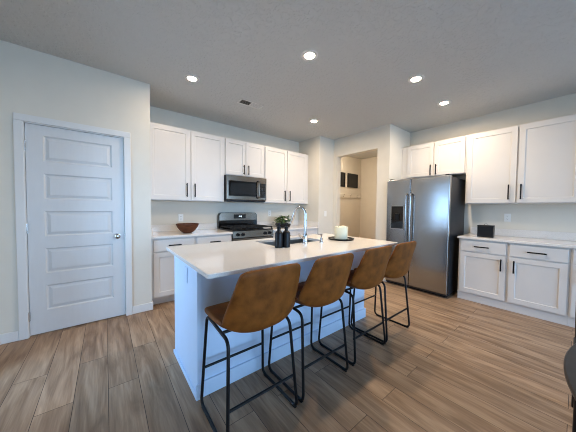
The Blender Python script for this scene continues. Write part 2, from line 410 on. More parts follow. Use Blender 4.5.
def lower(label, loc, rz, wd, dep, doors, drawers, toe=.075, group=None, top=.8675):
    r = thing('base_cabinet', label, 'cabinet', loc, rz, group)
    MB().box(0, FT+.001, .10, wd, dep, top, .0015, 1).build('body', 'cab', r)
    MB().box(0, FT+toe, 0, wd, FT+toe+.018, .0995).build('toe_kick', 'cab', r)
    for x0, x1, hx in doors: shaker(r, x0, x1, .12, .685, hx, .57, hl=.155)
    for x0, x1 in drawers: drawer(r, x0, x1, .70, .847)
    return r
ZT, ZB, CZ = 2.394, 1.364, .898
ux, uy = XC+.004, 3.579
MX0, MX1 = 1.521, 2.283
# range wall uppers
upper('tall white two-door upper cabinet above the wooden bowl', (ux, uy, 0), 0, MX0-ux-.001, YR-uy-.001, ZB, ZT+.013,
      [(.022, .548, .50), (.565, 1.066, .612)], 1.52, group='shaker wall cabinets')
upper('short white two-door cabinet directly above the microwave', (MX0, uy, 0), 0, MX1-MX0-.001, YR-uy-.001, 1.806, ZT+.013,
      [(.016, .376, .338), (.386, .746, .424)], 1.915, .16, group='shaker wall cabinets')
upper('tall white two-door upper cabinet between microwave and wall corner', (MX1, uy, 0), 0, 3.329-MX1, YR-uy-.001, ZB, ZT+.013,
      [(.016, .514, .462), (.530, 1.03, .584)], 1.51, group='shaker wall cabinets')
struct('trim_1', MB().box(3.3305, uy+.03, ZB, XJ-.001, uy+.05, ZT+.013), 'cab')
# right wall uppers (front faces -x; local x runs towards -y)
RZ = -PI/2; UX = 4.255
upper('short white two-door cabinet over the stainless refrigerator', (UX, 1.944, 0), RZ, 1.944-1.0745, XF-UX-.001, 1.825, ZT,
      [(.014, .428, .394), (.442, .855, .474)], 1.93, .17, group='shaker wall cabinets')
upper('tall white two-door upper cabinet above the small black box', (UX, 1.0735, 0), RZ, 1.0735+.035, XF-UX-.001, ZB, ZT,
      [(.018, .548, .482), (.566, 1.09, .600)], 1.516, group='shaker wall cabinets')
upper('white single-door upper cabinet at the far right edge', (UX, -.036, 0), RZ, .5, XF-UX-.001, ZB, ZT,
      [(.018, .482, .06)], 1.516, group='shaker wall cabinets')
struct('trim_2', MB().box(UX+.025, 1.9455, 1.825, UX+.045, YJ-.002, ZT), 'cab')
# range wall lowers
by = 3.285
lower('white base cabinet below the wooden bowl, beside the pantry wall', (ux, by, 0), 0, .974-ux-.001, YR-by-.001, [(.03, .515, .475)], [(.03, .515)], group='shaker base cabinets')
lower('white base cabinet immediately left of the gas range', (.974, by, 0), 0, MX0-.974-.003, YR-by-.001, [(.02, .525, .06)], [(.02, .525)], group='shaker base cabinets')
lower('white base cabinet on the far side of the gas range, below the plant', (MX1+.003, by, 0), 0, .555, YR-by-.001, [(.02, .535, .06)], [(.02, .535)], group='shaker base cabinets')
lower('white base cabinet in the wall corner behind the faucet', (MX1+.559, by, 0), 0, XJ-MX1-.561, YR-by-.001, [(.02, .535, None)], [], group='shaker base cabinets')
# right wall lowers
bx = 3.953
lower('white base cabinet below the black box, next to the refrigerator', (bx, 1.05, 0), RZ, .514, XF-bx-.001, [(.022, .498, .458)], [(.022, .498)], .012, group='shaker base cabinets')
lower('white base cabinet second from the refrigerator, full door in view', (bx, .535, 0), RZ, .5, XF-bx-.001, [(.016, .484, .062)], [(.016, .484)], .012, group='shaker base cabinets')
lower('white base cabinet at the right edge of the photo, mostly cut off', (bx, .034, 0), RZ, .5, XF-bx-.001, [(.016, .484, .062)], [(.016, .484)], .012, group='shaker base cabinets')

# countertops with their low backsplash
def counter(label, x0, ya, x1, yb, splash):
    cx = ((x0+x1)/2, (ya+yb)/2, CZ-.03)
    r = thing('countertop', label, 'countertop', cx)
    MB().box(x0, ya, CZ-.03, x1, yb, CZ, .004, 2).build('slab', 'quartz', r, cx)
    for s in splash: MB().box(*s, .002, 1).build('backsplash', 'quartz', r, cx)
SB = 1.0
counter('white quartz countertop under the wooden bowl', XC+.002, 3.265, MX0-.002, YR-.002,
        [(XC+.002, YR-.022, CZ+.0005, MX0-.002, YR-.002, SB), (XC+.002, 3.275, CZ+.0005, XC+.02, YR-.0225, SB)])
counter('white quartz countertop under the potted plant, far side of the range', MX1+.002, 3.265, XJ-.002, YR-.002,
        [(MX1+.002, YR-.022, CZ+.0005, XJ-.002, YR-.002, SB), (XJ-.02, 3.275, CZ+.0005, XJ-.002, YR-.0225, SB)])
counter('white quartz countertop along the right wall under the black box', 3.935, -.47, XF-.002, 1.062,
        [(XF-.022, -.47, CZ+.0005, XF-.002, 1.062, SB)])

# ------------------------------------------------------------------ kitchen island
ix0, ix1, iy0, iy1 = .402, 2.393, 1.159, 2.187
px0, px1, py0, py1 = .466, 2.37, 1.53, 2.15
isl = thing('kitchen_island', 'long pale blue kitchen island with white quartz top, seating overhang and sink', 'island', ((px0+px1)/2, (py0+py1)/2, 0))
io = isl.location
sx0, sx1, sy0, sy1 = 1.19, 1.85, 1.70, 2.06       # sink cut-out
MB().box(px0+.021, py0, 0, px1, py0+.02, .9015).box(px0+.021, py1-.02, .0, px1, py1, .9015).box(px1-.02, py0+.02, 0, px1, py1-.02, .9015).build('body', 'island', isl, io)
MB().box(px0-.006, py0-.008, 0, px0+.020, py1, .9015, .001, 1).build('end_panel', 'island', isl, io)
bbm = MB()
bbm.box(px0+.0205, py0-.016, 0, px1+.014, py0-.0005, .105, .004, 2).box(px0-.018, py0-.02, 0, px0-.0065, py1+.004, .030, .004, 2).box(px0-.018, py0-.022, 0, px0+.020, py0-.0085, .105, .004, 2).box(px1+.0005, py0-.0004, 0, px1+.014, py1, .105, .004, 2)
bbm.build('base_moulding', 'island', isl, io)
top = MB()
# slab with a hole: one outline, vertical walls, rounded corners
def slab_with_hole(x0, ya, x1, yb, z0, z1, hx0, hy0, hx1, hy1, rc=.02):
    m = MB(); bm = m.bm
    def rect(ax, ay, bx_, by_, rad, n=5):
        out = []
        for cx, cy, a0 in ((bx_-rad, by_-rad, 0), (ax+rad, by_-rad, 90), (ax+rad, ay+rad, 180), (bx_-rad, ay+rad, 270)):
            for i in range(n+1):
                a = math.radians(a0+90*i/n); out.append((cx+rad*math.cos(a), cy+rad*math.sin(a)))
        return out
    o = rect(x0, ya, x1, yb, rc); oi = rect(x0+.003, ya+.003, x1-.003, yb-.003, rc); h = rect(hx0, hy0, hx1, hy1, .02)
    rows = []
    for pts, z in ((h, z0), (o, z0), (o, z1-.003), (oi, z1), (h, z1), (h, z0)): rows.append([bm.verts.new((x, y, z)) for x, y in pts])
    k = len(o)
    for A, B in zip(rows, rows[1:]):
        for j in range(k): bm.faces.new((A[j], A[(j+1) % k], B[(j+1) % k], B[j]))
    bmesh.ops.remove_doubles(bm, verts=bm.verts, dist=1e-6)
    return m
slab_with_hole(ix0, iy0, ix1, iy1, .902, .925, sx0, sy0, sx1, sy1).build('countertop', 'quartz', isl, io)['label'] = 'white speckled quartz countertop with sink cut-out'
# undermount sink
sk = MB(); zb_ = .69; e = .012
sk.quad((sx0-e, sy0-e, zb_), (sx1+e, sy0-e, zb_), (sx1+e, sy1+e, zb_), (sx0-e, sy1+e, zb_))
zt_ = .9015; P4 = [(sx0-e, sy0-e), (sx1+e, sy0-e), (sx1+e, sy1+e), (sx0-e, sy1+e)]
for j in range(4):
    a, b = P4[j], P4[(j+1) % 4]; sk.quad((*a, zb_), (*b, zb_), (*b, zt_), (*a, zt_))
bmesh.ops.remove_doubles(sk.bm, verts=sk.bm.verts, dist=1e-6)
so = sk.build('sink_basin', 'sink', isl, io)
sol = so.modifiers.new('thickness', 'SOLIDIFY'); sol.thickness = .004; sol.offset = 1
MB().lathe([(.045, 0), (.045, .004), (.03, .002), (.005, .002)], ((sx0+sx1)/2, (sy0+sy1)/2+.04, zb_+.005), 24).build('drain', 'chrome', so, io, True)
# outlet on the end panel
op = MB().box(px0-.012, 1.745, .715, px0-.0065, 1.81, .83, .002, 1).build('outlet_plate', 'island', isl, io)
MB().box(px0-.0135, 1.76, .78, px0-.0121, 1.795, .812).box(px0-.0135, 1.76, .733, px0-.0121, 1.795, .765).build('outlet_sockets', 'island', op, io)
# doors on the working side
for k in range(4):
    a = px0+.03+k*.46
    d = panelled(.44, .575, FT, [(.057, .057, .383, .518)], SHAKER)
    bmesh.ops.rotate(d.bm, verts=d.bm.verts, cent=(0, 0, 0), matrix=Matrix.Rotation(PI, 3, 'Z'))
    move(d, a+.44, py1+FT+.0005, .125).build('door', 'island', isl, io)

# ------------------------------------------------------------------ gas range
rx0, rx1 = MX0+.004, MX1-.004
rg = thing('gas_range', 'stainless gas range with black grates between the base cabinets', 'range', ((rx0+rx1)/2, 3.55, 0)); ro = rg.location
ry = 3.275
MB().box(rx0, ry+.05, .04, rx1, YR-.012, .90, .003, 1).build('body', 'dark', rg, ro)
MB().box(rx0, ry+.01, .9005, rx1, YR-.06, .918, .005, 2).build('cooktop', 'bglass', rg, ro)
# control panel: sloped front strip
cp = MB(); A = [(ry-.005, .795), (ry+.055, .795), (ry+.055, .900), (ry+.012, .900)]
for xx in (rx0, rx1): pass
vs = [[cp.bm.verts.new((xx, y, z)) for y, z in A] for xx in (rx0, rx1)]
for j in range(4): cp.bm.faces.new((vs[0][j], vs[0][(j+1) % 4], vs[1][(j+1) % 4], vs[1][j]))
cp.bm.faces.new(vs[0]); cp.bm.faces.new(vs[1][::-1])
bmesh.ops.bevel(cp.bm, geom=list(cp.bm.edges), offset=.004, segments=2, affect='EDGES')
cpo = cp.build('control_panel', 'steelx', rg, ro)
for kx in (.085, .175, .585, .675):
    MB().lathe([(.027, 0), (.027, -.006), (.021, -.008), (.019, -.032), (.004, -.034)], (rx0+kx, ry+.004, .848), 20, 'Y').box(rx0+kx-.004, ry-.034, .832, rx0+kx+.004, ry-.028, .866).build('knob', 'black', cpo, ro, True)
od = MB().box(rx0+.003, ry, .21, rx1-.003, ry+.049, .785, .004, 2).build('oven_door', 'steelx', rg, ro)
MB().box(rx0+.10, ry-.002, .33, rx1-.10, ry+.002, .66, .001, 1).build('oven_window', 'bglass', od, ro)
MB().tube(arc_path([(rx0+.06, ry+.003, .735), (rx0+.06, ry-.05, .735), (rx1-.06, ry-.05, .735), (rx1-.06, ry+.003, .735)], .02), .012, 12).build('oven_handle', 'steelx', od, ro, True)
MB().box(rx0+.003, ry, .05, rx1-.003, ry+.049, .20, .004, 2).build('storage_drawer', 'steelx', rg, ro)
# back guard with curved top corners
def rounded_panel(x0, x1, z0, z1, y0_, y1_, rad, n=8):
    m = MB(); pts = [(x0, z0), (x1, z0)]
    for cx, a0 in ((x1-rad, 0), (x0+rad, 90)):
        for i in range(n+1): a = math.radians(a0+90*i/n); pts.append((cx+rad*math.cos(a), z1-rad+rad*math.sin(a)))
    f = [m.bm.verts.new((x, y0_, z)) for x, z in pts]; b = [m.bm.verts.new((x, y1_, z)) for x, z in pts]
    k = len(pts)
    m.bm.faces.new(f); m.bm.faces.new(b[::-1])
    for j in range(k): m.bm.faces.new((f[j], f[(j+1) % k], b[(j+1) % k], b[j]))
    return m
rounded_panel(rx0, rx1, .919, 1.183, 3.835, YR-.012, .06).build('back_guard', 'bglass', rg, ro)
bgp = rounded_panel(rx0+.005, rx1-.005, 1.045, 1.179, 3.822, 3.834, .057).build('back_guard_face', 'steelx', rg, ro)
MB().box(1.795, 3.818, 1.075, 2.03, 3.8215, 1.148, .002, 1).build('clock_display', 'bglass', bgp, ro)
dg = MB()
def seg7(m, ch, x, z, s, y):
    SEG = {'0': 'abcdef', '1': 'bc', '2': 'abged', '8': 'abcdefg'}[ch]; t = s*.16
    R_ = {'a': (0, 2*s-t, s, 2*s), 'd': (0, 0, s, t), 'g': (0, s-t/2, s, s+t/2), 'b': (s-t, s, s, 2*s), 'c': (s-t, 0, s, s), 'f': (0, s, t, 2*s), 'e': (0, 0, t, s)}
    for c_ in SEG: a = R_[c_]; m.box(x+a[0], y, z+a[1], x+a[2], y+.0008, z+a[3])
for i, ch in enumerate('12'): seg7(dg, ch, 1.885+.016*i, 1.102, .011, 3.817)
for i, ch in enumerate('00'): seg7(dg, ch, 1.924+.016*i, 1.102, .011, 3.817)
dg.build('clock_digits', 'display', bgp, ro)
# burners and grates
for bxk, byk, br in ((.18, .17, .05), (.58, .17, .055), (.18, .42, .045), (.58, .42, .04), (.38, .30, .05)):
    MB().lathe([(br, 0), (br, .008), (br*.75, .012), (br*.7, .020), (br*.15, .022)], (rx0+bxk, ry+byk-.02, .9185), 20).build('burner', 'iron', rg, ro, True)
for k in range(3):
    g = MB(); a = rx0+.012+k*.247; b = a+.24; zg0, zg1 = .944, .957; ya, yb = ry+.03, 3.80
    g.box(a, ya, zg0, a+.012, yb, zg1).box(b-.012, ya, zg0, b, yb, zg1).box(a, ya, zg0, b, ya+.012, zg1).box(a, yb-.012, zg0, b, yb, zg1)
    g.box(a, (ya+yb)/2-.006, zg0, b, (ya+yb)/2+.006, zg1).box((a+b)/2-.006, ya, zg0, (a+b)/2+.006, yb, zg1)
    g.box(a, ya+.12, zg0, b, ya+.132, zg1).box(a, yb-.132, zg0, b, yb-.12, zg1)
    for fx in (a, b-.012):
        for fy in (ya, yb-.012): g.box(fx, fy, .9185, fx+.012, fy+.012, zg0)
    g.build('grate', 'iron', rg, ro)

# ------------------------------------------------------------------ microwave
mz0, mz1, my = 1.376, 1.802, 3.505
mw = thing('microwave', 'stainless over-the-range microwave hanging above the gas range', 'microwave', ((rx0+rx1)/2, 3.7, mz0)); mo = mw.location
MB().box(rx0, my+.03, mz0, rx1, YR-.003, mz1-.002, .003, 1).build('body', 'dark', mw, mo)
fr = MB().box(rx0, my, mz0+.025, rx1, my+.0295, mz1-.004, .006, 2).build('front', 'steelx', mw, mo)
MB().box(rx0+.03, my-.003, 1.462, rx0+.548, my-.0002, 1.712, .006, 2).build('door_glass', 'bglass', fr, mo)
MB().box(rx0+.07, my-.0045, 1.495, rx0+.505, my-.0032, 1.675, .004, 2).build('window', 'wglass', fr, mo)
kp = MB().box(rx0+.60, my-.003, 1.45, rx1-.022, my-.0002, 1.70, .004, 2).build('keypad', 'bglass', fr, mo)
km = MB()
for i in range(5):
    for j in range(3): km.box(rx0+.622+j*.035, my-.0042, 1.475+i*.032, rx0+.644+j*.035, my-.0031, 1.49+i*.032)
km.build('buttons', 'dark', kp, mo)
MB().box(rx0+.622, my-.0042, 1.655, rx0+.72, my-.0031, 1.685).build('clock_display', 'wglass', kp, mo)
MB().tube(arc_path([(rx0+.572, my+.002, 1.44), (rx0+.572, my-.045, 1.45), (rx0+.572, my-.045, 1.725), (rx0+.572, my+.002, 1.735)], .02), .012, 12).build('handle', 'steelx', fr, mo, True)
MB().box(rx0+.05, my+.08, mz0-.004, rx1-.05, my+.3, mz0-.0002).build('grease_filter', 'dark', mw, mo)

# ------------------------------------------------------------------ refrigerator (front faces -x)
fy0, fy1, fx, fz = 1.124, 2.036, 3.766, 1.758
fs = 1.650                                             # split between freezer (left in the photo) and fresh-food door
rf = thing('refrigerator', 'stainless side-by-side refrigerator with ice dispenser', 'refrigerator', (4.15, (fy0+fy1)/2, 0)); fo = rf.location
MB().box(fx+.075, fy0+.006, .03, 4.50, fy1-.004, fz-.012, .004, 2).build('body', 'dark', rf, fo)
MB().box(fx+.05, fy0+.01, .012, fx+.15, fy1-.01, .0299).build('toe_grille', 'black', rf, fo)
for yy in (fy0+.06, fy1-.06):
    for xx in (4.4, fx+.12): MB().lathe([(.02, 0), (.02, .0115 if xx < 4 else .03)], (xx, yy, 0), 14).build('foot', 'black', rf, fo)
fd = MB().box(fx, fs+.004, .06, fx+.07, fy1, fz, .012, 4).build('freezer_door', 'steel', rf, fo, True)
rd = MB().box(fx, fy0, .06, fx+.07, fs-.004, fz, .012, 4).build('fridge_door', 'steel', rf, fo, True)
MB().box(fx+.02, fy0+.01, .032, fx+.07, fy1-.01, .0595).build('kick_plate', 'dark', rf, fo)
for dd, yy in ((fd, fs+.048), (rd, fs-.020)):
    MB().tube(arc_path([(fx+.003, yy, .70), (fx-.052, yy, .725), (fx-.062, yy, 1.13), (fx-.052, yy, 1.50), (fx+.003, yy, 1.525)], .05), .0125, 12).build('handle', 'steel', dd, fo, True)
dsp = MB().box(fx-.004, 1.742, .945, fx-.0003, 1.958, 1.33, .0015, 1).build('dispenser', 'bglass', fd, fo)
dsp['label'] = 'black ice and water dispenser panel'
MB().box(fx-.010, 1.742, .945, fx-.0043, 1.752, 1.33).box(fx-.010, 1.948, .945, fx-.0043, 1.958, 1.33).box(fx-.010, 1.742, 1.32, fx-.0043, 1.958, 1.33).box(fx-.016, 1.742, .945, fx-.0043, 1.958, .957).build('dispenser_trim', 'nickel', dsp, fo)
MB().box(fx-.007, 1.775, 1.215, fx-.0043, 1.925, 1.30, .001, 1).build('dispenser_buttons', 'wglass', dsp, fo)
MB().box(fx-.028, 1.82, 1.09, fx-.0043, 1.88, 1.20, .004, 2).build('dispenser_paddle', 'black', dsp, fo)
for yy in (fy0+.02, fy1-.07): MB().box(fx+.03, yy, fz+.0005, fx+.13, yy+.05, fz+.018, .004, 2).build('hinge_cover', 'dark', rf, fo)

# ------------------------------------------------------------------ bar stools
def bucket():
    """upholstered bucket: one curved shell from the front lip to the back top"""
    prof = [(.212, .602), (.196, .616), (.13, .622), (.05, .614), (-.04, .604), (-.11, .597), (-.172, .594), (-.214, .614), (-.233, .668), (-.244, .75), (-.254, .83), (-.262, .91), (-.267, .955)]
    hw = [.195, .220, .232, .238, .240, .241, .241, .240, .237, .229, .216, .204, .190]
    lift = [.0, .002, .008, .024, .044, .062, .078, .090, .094, .066, .038, .016, .006]
    nu = 12; bm = bmesh.new(); rows = []
    k = len(prof)
    for i, ((y, z), w_, l_) in enumerate(zip(prof, hw, lift)):
        a = prof[max(i-1, 0)]; b = prof[min(i+1, k-1)]
        ty, tz = b[0]-a[0], b[1]-a[1]; q = math.hypot(ty, tz); ny, nz = tz/q, -ty/q     # normal towards the sitter
        if nz < 0 and ny < 0: ny, nz = -ny, -nz
        row = []
        for j in range(nu+1):
            u = -1+2*j/nu; s = abs(u)**2.6*l_
            drop = (abs(u)**6)*(.010 if i == k-1 else .004 if i == k-2 else .012 if i == 0 else 0)
            yy, zz = y+ny*s, z+nz*s
            if i >= k-2: zz -= drop
            if i == 0: yy -= drop
            row.append(bm.verts.new((u*w_, yy, zz)))
        rows.append(row)
    for A, B in zip(rows, rows[1:]):
        for j in range(nu): bm.faces.new((A[j], A[j+1], B[j+1], B[j]))
    m = MB(); m.bm.free(); m.bm = bm; return m
SG = 'counter stools along the island'
def stool(label, loc):
    r = thing('bar_stool', label, 'stool', loc, 0, SG)
    o = bucket().build('bucket_seat', 'leather', r, smooth=True, ang=180)
    s = o.modifiers.new('padding', 'SOLIDIFY'); s.thickness = .032; s.offset = 0
    o.modifiers.new('round', 'SUBSURF').levels = 2; o.modifiers['round'].render_levels = 2
    tr = .0095
    for sx in (-1, 1):
        xf, xt = sx*.232, sx*.205
        pts = [(xt, .0, .575), (xt, .172, .588), (xf, .203, tr), (xf, -.203, tr), (xt, -.150, .566), (xt, .0, .575)]
        MB().tube(arc_path(pts, .05, 6)[:-1], tr, 10, closed=True).build('sled_leg', 'frame', r, smooth=True)
        for gy in (.16, -.17):
            MB().box(xf-.008, gy-.02, .0005, xf+.008, gy+.02, .004).build('foot_glide', 'black', r)
    fz_ = .245; t = (fz_)/.60
    MB().tube([(-.232+.027*t, .203-.038*t, fz_), (.232-.027*t, .203-.038*t, fz_)], .0085, 10).build('footrest', 'frame', r, smooth=True)
    fz_ = .21; t = (fz_)/.58
    MB().tube([(-.232+.027*t, -.203+.078*t, fz_), (.232-.027*t, -.203+.078*t, fz_)], .0085, 10).build('rear_crossbar', 'frame', r, smooth=True)
    MB().tube([(-.2, .10, .583), (.2, .10, .583)], .009, 10).tube([(-.2, -.06, .572), (.2, -.06, .572)], .009, 10).build('seat_support', 'frame', r, smooth=True)
    return r
st = stool('caramel leather bucket bar stool nearest the camera, at the left end of the island', (.700, 1.265, 0))
for x, y, lb in ((1.222, 1.270, 'caramel leather bucket bar stool second from the left, in front of the faucet'),
                 (1.787, 1.275, 'caramel leather bucket bar stool third from the left, in front of the candle'),
                 (2.29, 1.280, 'caramel leather bucket bar stool nearest the refrigerator, farthest from the camera')):
    c = copy_tree(st); c.location = (x, y, 0); c['label'] = lb

# ------------------------------------------------------------------ things on the island
Z = .9252
fc = thing('kitchen_faucet', 'tall chrome gooseneck faucet standing beside the island sink', 'faucet', (1.522, 1.645, Z)); q = fc.location
MB().lathe([(.028, 0), (.028, .006), (.022, .010), (.021, .085), (.016, .095), (.0145, .10)], q, 24).build('base', 'chrome', fc, q, True)
neck = [(1.522, 1.645, Z+.095), (1.522, 1.645, Z+.285)]
for i in range(1, 13):
    a = PI*i/12*.92; neck.append((1.522-.01*(1-math.cos(a)), 1.645+.072*(1-math.cos(a)), Z+.285+.07*math.sin(a)))
MB().tube(neck, .0125, 14).build('spout', 'chrome', fc, q, True)
e_ = Vector(neck[-1]); d_ = (e_-Vector(neck[-2])).normalized()
MB().tube([e_, e_+d_*.03, e_+d_*.05, e_+d_*.12], [.0125, .015, .016, .015], 16).build('spray_head', 'chrome', fc, q, True)
MB().tube([(1.522, 1.645, Z+.06), (1.465, 1.64, Z+.062)], .013, 14).tube([(1.475, 1.64, Z+.062), (1.43, 1.635, Z+.10)], [.009, .006], 10).build('lever', 'chrome', fc, q, True)
sd = thing('soap_pump', 'small chrome soap pump between the faucet and the candle', 'soap dispenser', (1.70, 1.60, Z)); q = sd.location
MB().lathe([(.021, 0), (.021, .008), (.014, .014), (.013, .045), (.008, .05), (.008, .07), (.012, .073), (.012, .085), (.004, .088)], q, 20).build('pump_body', 'chrome', sd, q, True)
MB().tube([(1.70, 1.60, Z+.078), (1.692, 1.635, Z+.08), (1.691, 1.642, Z+.074)], .006, 10).build('nozzle', 'chrome', sd, q, True)
def bottle(label, x, y, rz):
    r = thing('pump_bottle', label, 'bottle', (x, y, Z), rz, 'black pump bottles')
    MB().lathe([(.032, 0), (.035, .004), (.035, .118), (.033, .128), (.027, .138), (.018, .144), (.0155, .150), (.0155, .162)], n=28).build('bottle_body', 'ceramic', r, smooth=True)
    MB().lathe([(.018, .1625), (.018, .180), (.008, .182), (.006, .196), (.016, .198), (.016, .212), (.006, .214)], n=20).build('pump', 'black', r, smooth=True)
    MB().tube([(0, 0, .205), (.045, 0, .207), (.052, 0, .199)], .0055, 10).build('nozzle', 'black', r, smooth=True)
bottle('black pump bottle on the island, left of the pair', 1.176, 1.608, 1.5)
bottle('black pump bottle on the island, right of the pair', 1.247, 1.594, 1.2)
tag(MB().lathe([(.02, 0), (.128, 0), (.138, .004), (.142, .018), (.138, .018), (.132, .008), (.02, .007)], (2.06, 1.64, Z), 48).build('candle_tray', 'ceramic', None, smooth=True),
    'round black tray under the cream candle', 'tray')
cdl = thing('pillar_candle', 'wide cream three-wick pillar candle standing on the black tray', 'candle', (2.06, 1.64, Z+.0082)); 
cm = MB(); n = 48; rows = []
for r_, h_ in ((.066, 0), (.071, .004), (.072, .07), (.0725, .12), (.071, .136), (.066, .138), (.058, .128), (.03, .122), (.001, .121)):
    row = []
    for j in range(n):
        a = 2*PI*j/n; wob = (.005*math.sin(3*a+.6)+.002*math.sin(5*a)) if h_ > .1 else 0
        row.append(cm.bm.verts.new((r_*math.cos(a)*(1+.015*math.sin(3*a)), r_*math.sin(a)*(1+.015*math.sin(3*a)), h_+wob)))
    rows.append(row)
for A, B in zip(rows, rows[1:]):
    for j in range(n): cm.bm.faces.new((A[j], A[(j+1) % n], B[(j+1) % n], B[j]))
cm.bm.faces.new(rows[0][::-1])
cm.build('wax', 'wax', cdl, smooth=True)
for k in range(3):
    a = k*2.09+.3; MB().tube([(.03*math.cos(a), .03*math.sin(a), .120), (.03*math.cos(a), .03*math.sin(a), .138)], .0018, 6).build('wick', 'wick', cdl)

# ------------------------------------------------------------------ things on the wall counters
bo = thing('wooden_bowl', 'brown turned wooden bowl on the counter left of the range', 'bowl', (.925, 3.50, CZ+.0002)); 
MB().lathe([(.055, 0), (.062, .004), (.10, .035), (.137, .085), (.150, .120), (.152, .130), (.146, .130), (.130, .085), (.092, .040), (.03, .014), (.001, .013)], n=40, capt=False).build('bowl_body', 'wood', bo, smooth=True)
MB().lathe([(.153, .122), (.1545, .127), (.1535, .133), (.146, .1335), (.1455, .1305)], n=40, capb=False, capt=False).build('rim', 'wood', bo, smooth=True)
pl = thing('potted_plant', 'small green plant with white bloom in a low black pot', 'plant', (2.72, 3.58, CZ+.0002))
MB().lathe([(.10, 0), (.135, .01), (.15, .05), (.15, .065), (.143, .065), (.135, .05), (.01, .048)], n=32).build('pot', 'ceramic', pl, smooth=True)
MB().lathe([(.01, .0485), (.134, .0495), (.10, .062), (.005, .066)], n=24).build('soil', 'soil', pl, smooth=True)
lf = MB(); rnd = random.Random(3)
def leaf(m, p, d, ln, wd, up):
    d = d.normalized(); s = d.cross(up).normalized(); nrm = s.cross(d)
    pts = [(0, .12), (.3, .8), (.55, 1), (.8, .65), (1, .02)]; L_, R_, M_ = [], [], []
    for t, k_ in pts:
        c_ = p+d*(ln*t)+Vector((0, 0, -ln*.35*t*t))
        L_.append(m.bm.verts.new(c_-s*wd*k_*.5+nrm*wd*.12*k_)); R_.append(m.bm.verts.new(c_+s*wd*k_*.5+nrm*wd*.12*k_)); M_.append(m.bm.verts.new(c_))
    for i in range(4):
        m.bm.faces.new((L_[i], M_[i], M_[i+1], L_[i+1])); m.bm.faces.new((M_[i], R_[i], R_[i+1], M_[i+1]))
for k in range(190):
    a = rnd.uniform(0, 2*PI); rr = rnd.uniform(0, .11); hh = .06+rnd.uniform(.02, .15)
    p = Vector((rr*math.cos(a), rr*math.sin(a), hh)); d_ = Vector((math.cos(a+rnd.uniform(-.6, .6)), math.sin(a+rnd.uniform(-.6, .6)), rnd.uniform(-.1, .9)))
    leaf(lf, p, d_, rnd.uniform(.07, .13), rnd.uniform(.03, .05), Vector((0, 0, 1)))
for k in range(14):
    a = k*2.4; lf.tube([(.03*math.cos(a), .03*math.sin(a), .055), (.07*math.cos(a), .07*math.sin(a), .15)], .003, 5)
lf.build('foliage', 'leaf', pl, smooth=True)
fl = MB()
for k in range(14):
    a = k*2.4; leaf(fl, Vector((-.04+.006*math.cos(a), -.14+.006*math.sin(a), .15)), Vector((math.cos(a), math.sin(a)*.8-.3, .5)), .042, .028, Vector((0, .2, 1)))
fl.lathe([(.012, 0), (.02, .01), (.018, .022), (.005, .028)], (-.04, -.14, .147), 12)
fl.build('flower', 'petal', pl, smooth=True)
bb_ = thing('storage_box', 'small black box with a loop handle on the right counter', 'box', (4.14, .79, CZ+.0002), RZ+.05)
MB().box(-.085, -.06, 0, .085, .06, .150, .004, 2).build('box_body', 'ceramic', bb_)
MB().box(-.087, -.062, .1505, .087, .062, .163, .004, 2).build('lid', 'black', bb_)
MB().tube([(-.022*math.cos(PI*i/10), 0, .163+.022*math.sin(PI*i/10)) for i in range(11)], .0025, 8).build('loop_handle', 'nickel', bb_, smooth=True)

# ------------------------------------------------------------------ wall plates (local: plate in xz, facing -y)
def plate(name, label, cat, loc, rz, rocker):
    r = thing(name, label, cat, loc, rz, None)
    MB().box(-.036, -.006, -.058, .036, -.0008, .058, .0025, 2).build('cover_plate', 'plate', r)
    if rocker: MB().box(-.017, -.009, -.033, .017, -.0062, .033, .0015, 1).build('rocker', 'plate', r)
    else:
        for zz in (-.021, .021):
            o = MB().box(-.016, -.008, zz-.0155, .016, -.0062, zz+.0155, .002, 1).build('socket', 'plate', r)
            MB().box(-.008, -.0086, zz-.003, -.005, -.0081, zz+.008).box(.005, -.0086, zz-.003, .008, -.0081, zz+.008).box(-.002, -.0086, zz-.011, .002, -.0081, zz-.006).build('slots', 'slot', o)
plate('outlet', 'white wall outlet above the wooden bowl', 'outlet', (.933, YR, 1.10), 0, False)
plate('outlet', 'white wall outlet right of the range, behind the plant', 'outlet', (2.62, YR, 1.16), 0, False)
plate('light_switch', 'white light switch on the wall corner above the candle', 'switch', (3.60, YQ, 1.165), 0, True)
plate('outlet', 'white wall outlet on the right wall beside the black box', 'outlet', (XF, .638, 1.165), RZ, False)

# ------------------------------------------------------------------ ceiling
LG = 'recessed ceiling lights'
def downlight(label, x, y, lens):
    r = thing('recessed_light', label, 'ceiling light', (x, y, H), 0, LG)
    MB().lathe([(.046, -.0005), (.082, -.0005), (.078, -.006), (.050, -.0075), (.046, -.006)], n=40, capb=False, capt=False).build('trim_ring', 'trim', r, smooth=True)
    MB().lathe([(.0455, -.0035), (.03, -.004), (.0005, -.0042)], n=40, capb=False, capt=False).build('lens', lens, r, smooth=True)
for x, y, lb in ((.79, 2.78, 'recessed ceiling light nearest the pantry door'), (1.55, 1.648, 'recessed ceiling light above the island sink, nearest the camera'),
                 (2.748, 1.18, 'recessed ceiling light above the island end by the refrigerator'), (3.654, 1.192, 'recessed ceiling light right in front of the refrigerator'),
                 (2.752, 2.797, 'recessed ceiling light by the range wall, nearest the doorway')):
    downlight(lb, x, y, 'lens_soft' if y > 2.5 and x < 1.2 else 'lens')
vt = thing('ceiling_vent', 'white rectangular ceiling vent with louvres and dark slots', 'vent', (1.62, 2.92, H)); 
m = MB().box(-.175, -.075, -.007, .175, -.055, -.0005, .002, 1).box(-.175, .055, -.007, .175, .075, -.0005, .002, 1).box(-.175, -.055, -.007, -.155, .055, -.0005).box(.155, -.055, -.007, .175, .055, -.0005)
m.box(-.004, -.055, -.006, .004, .055, -.0005).build('vent_frame', 'trim', vt)
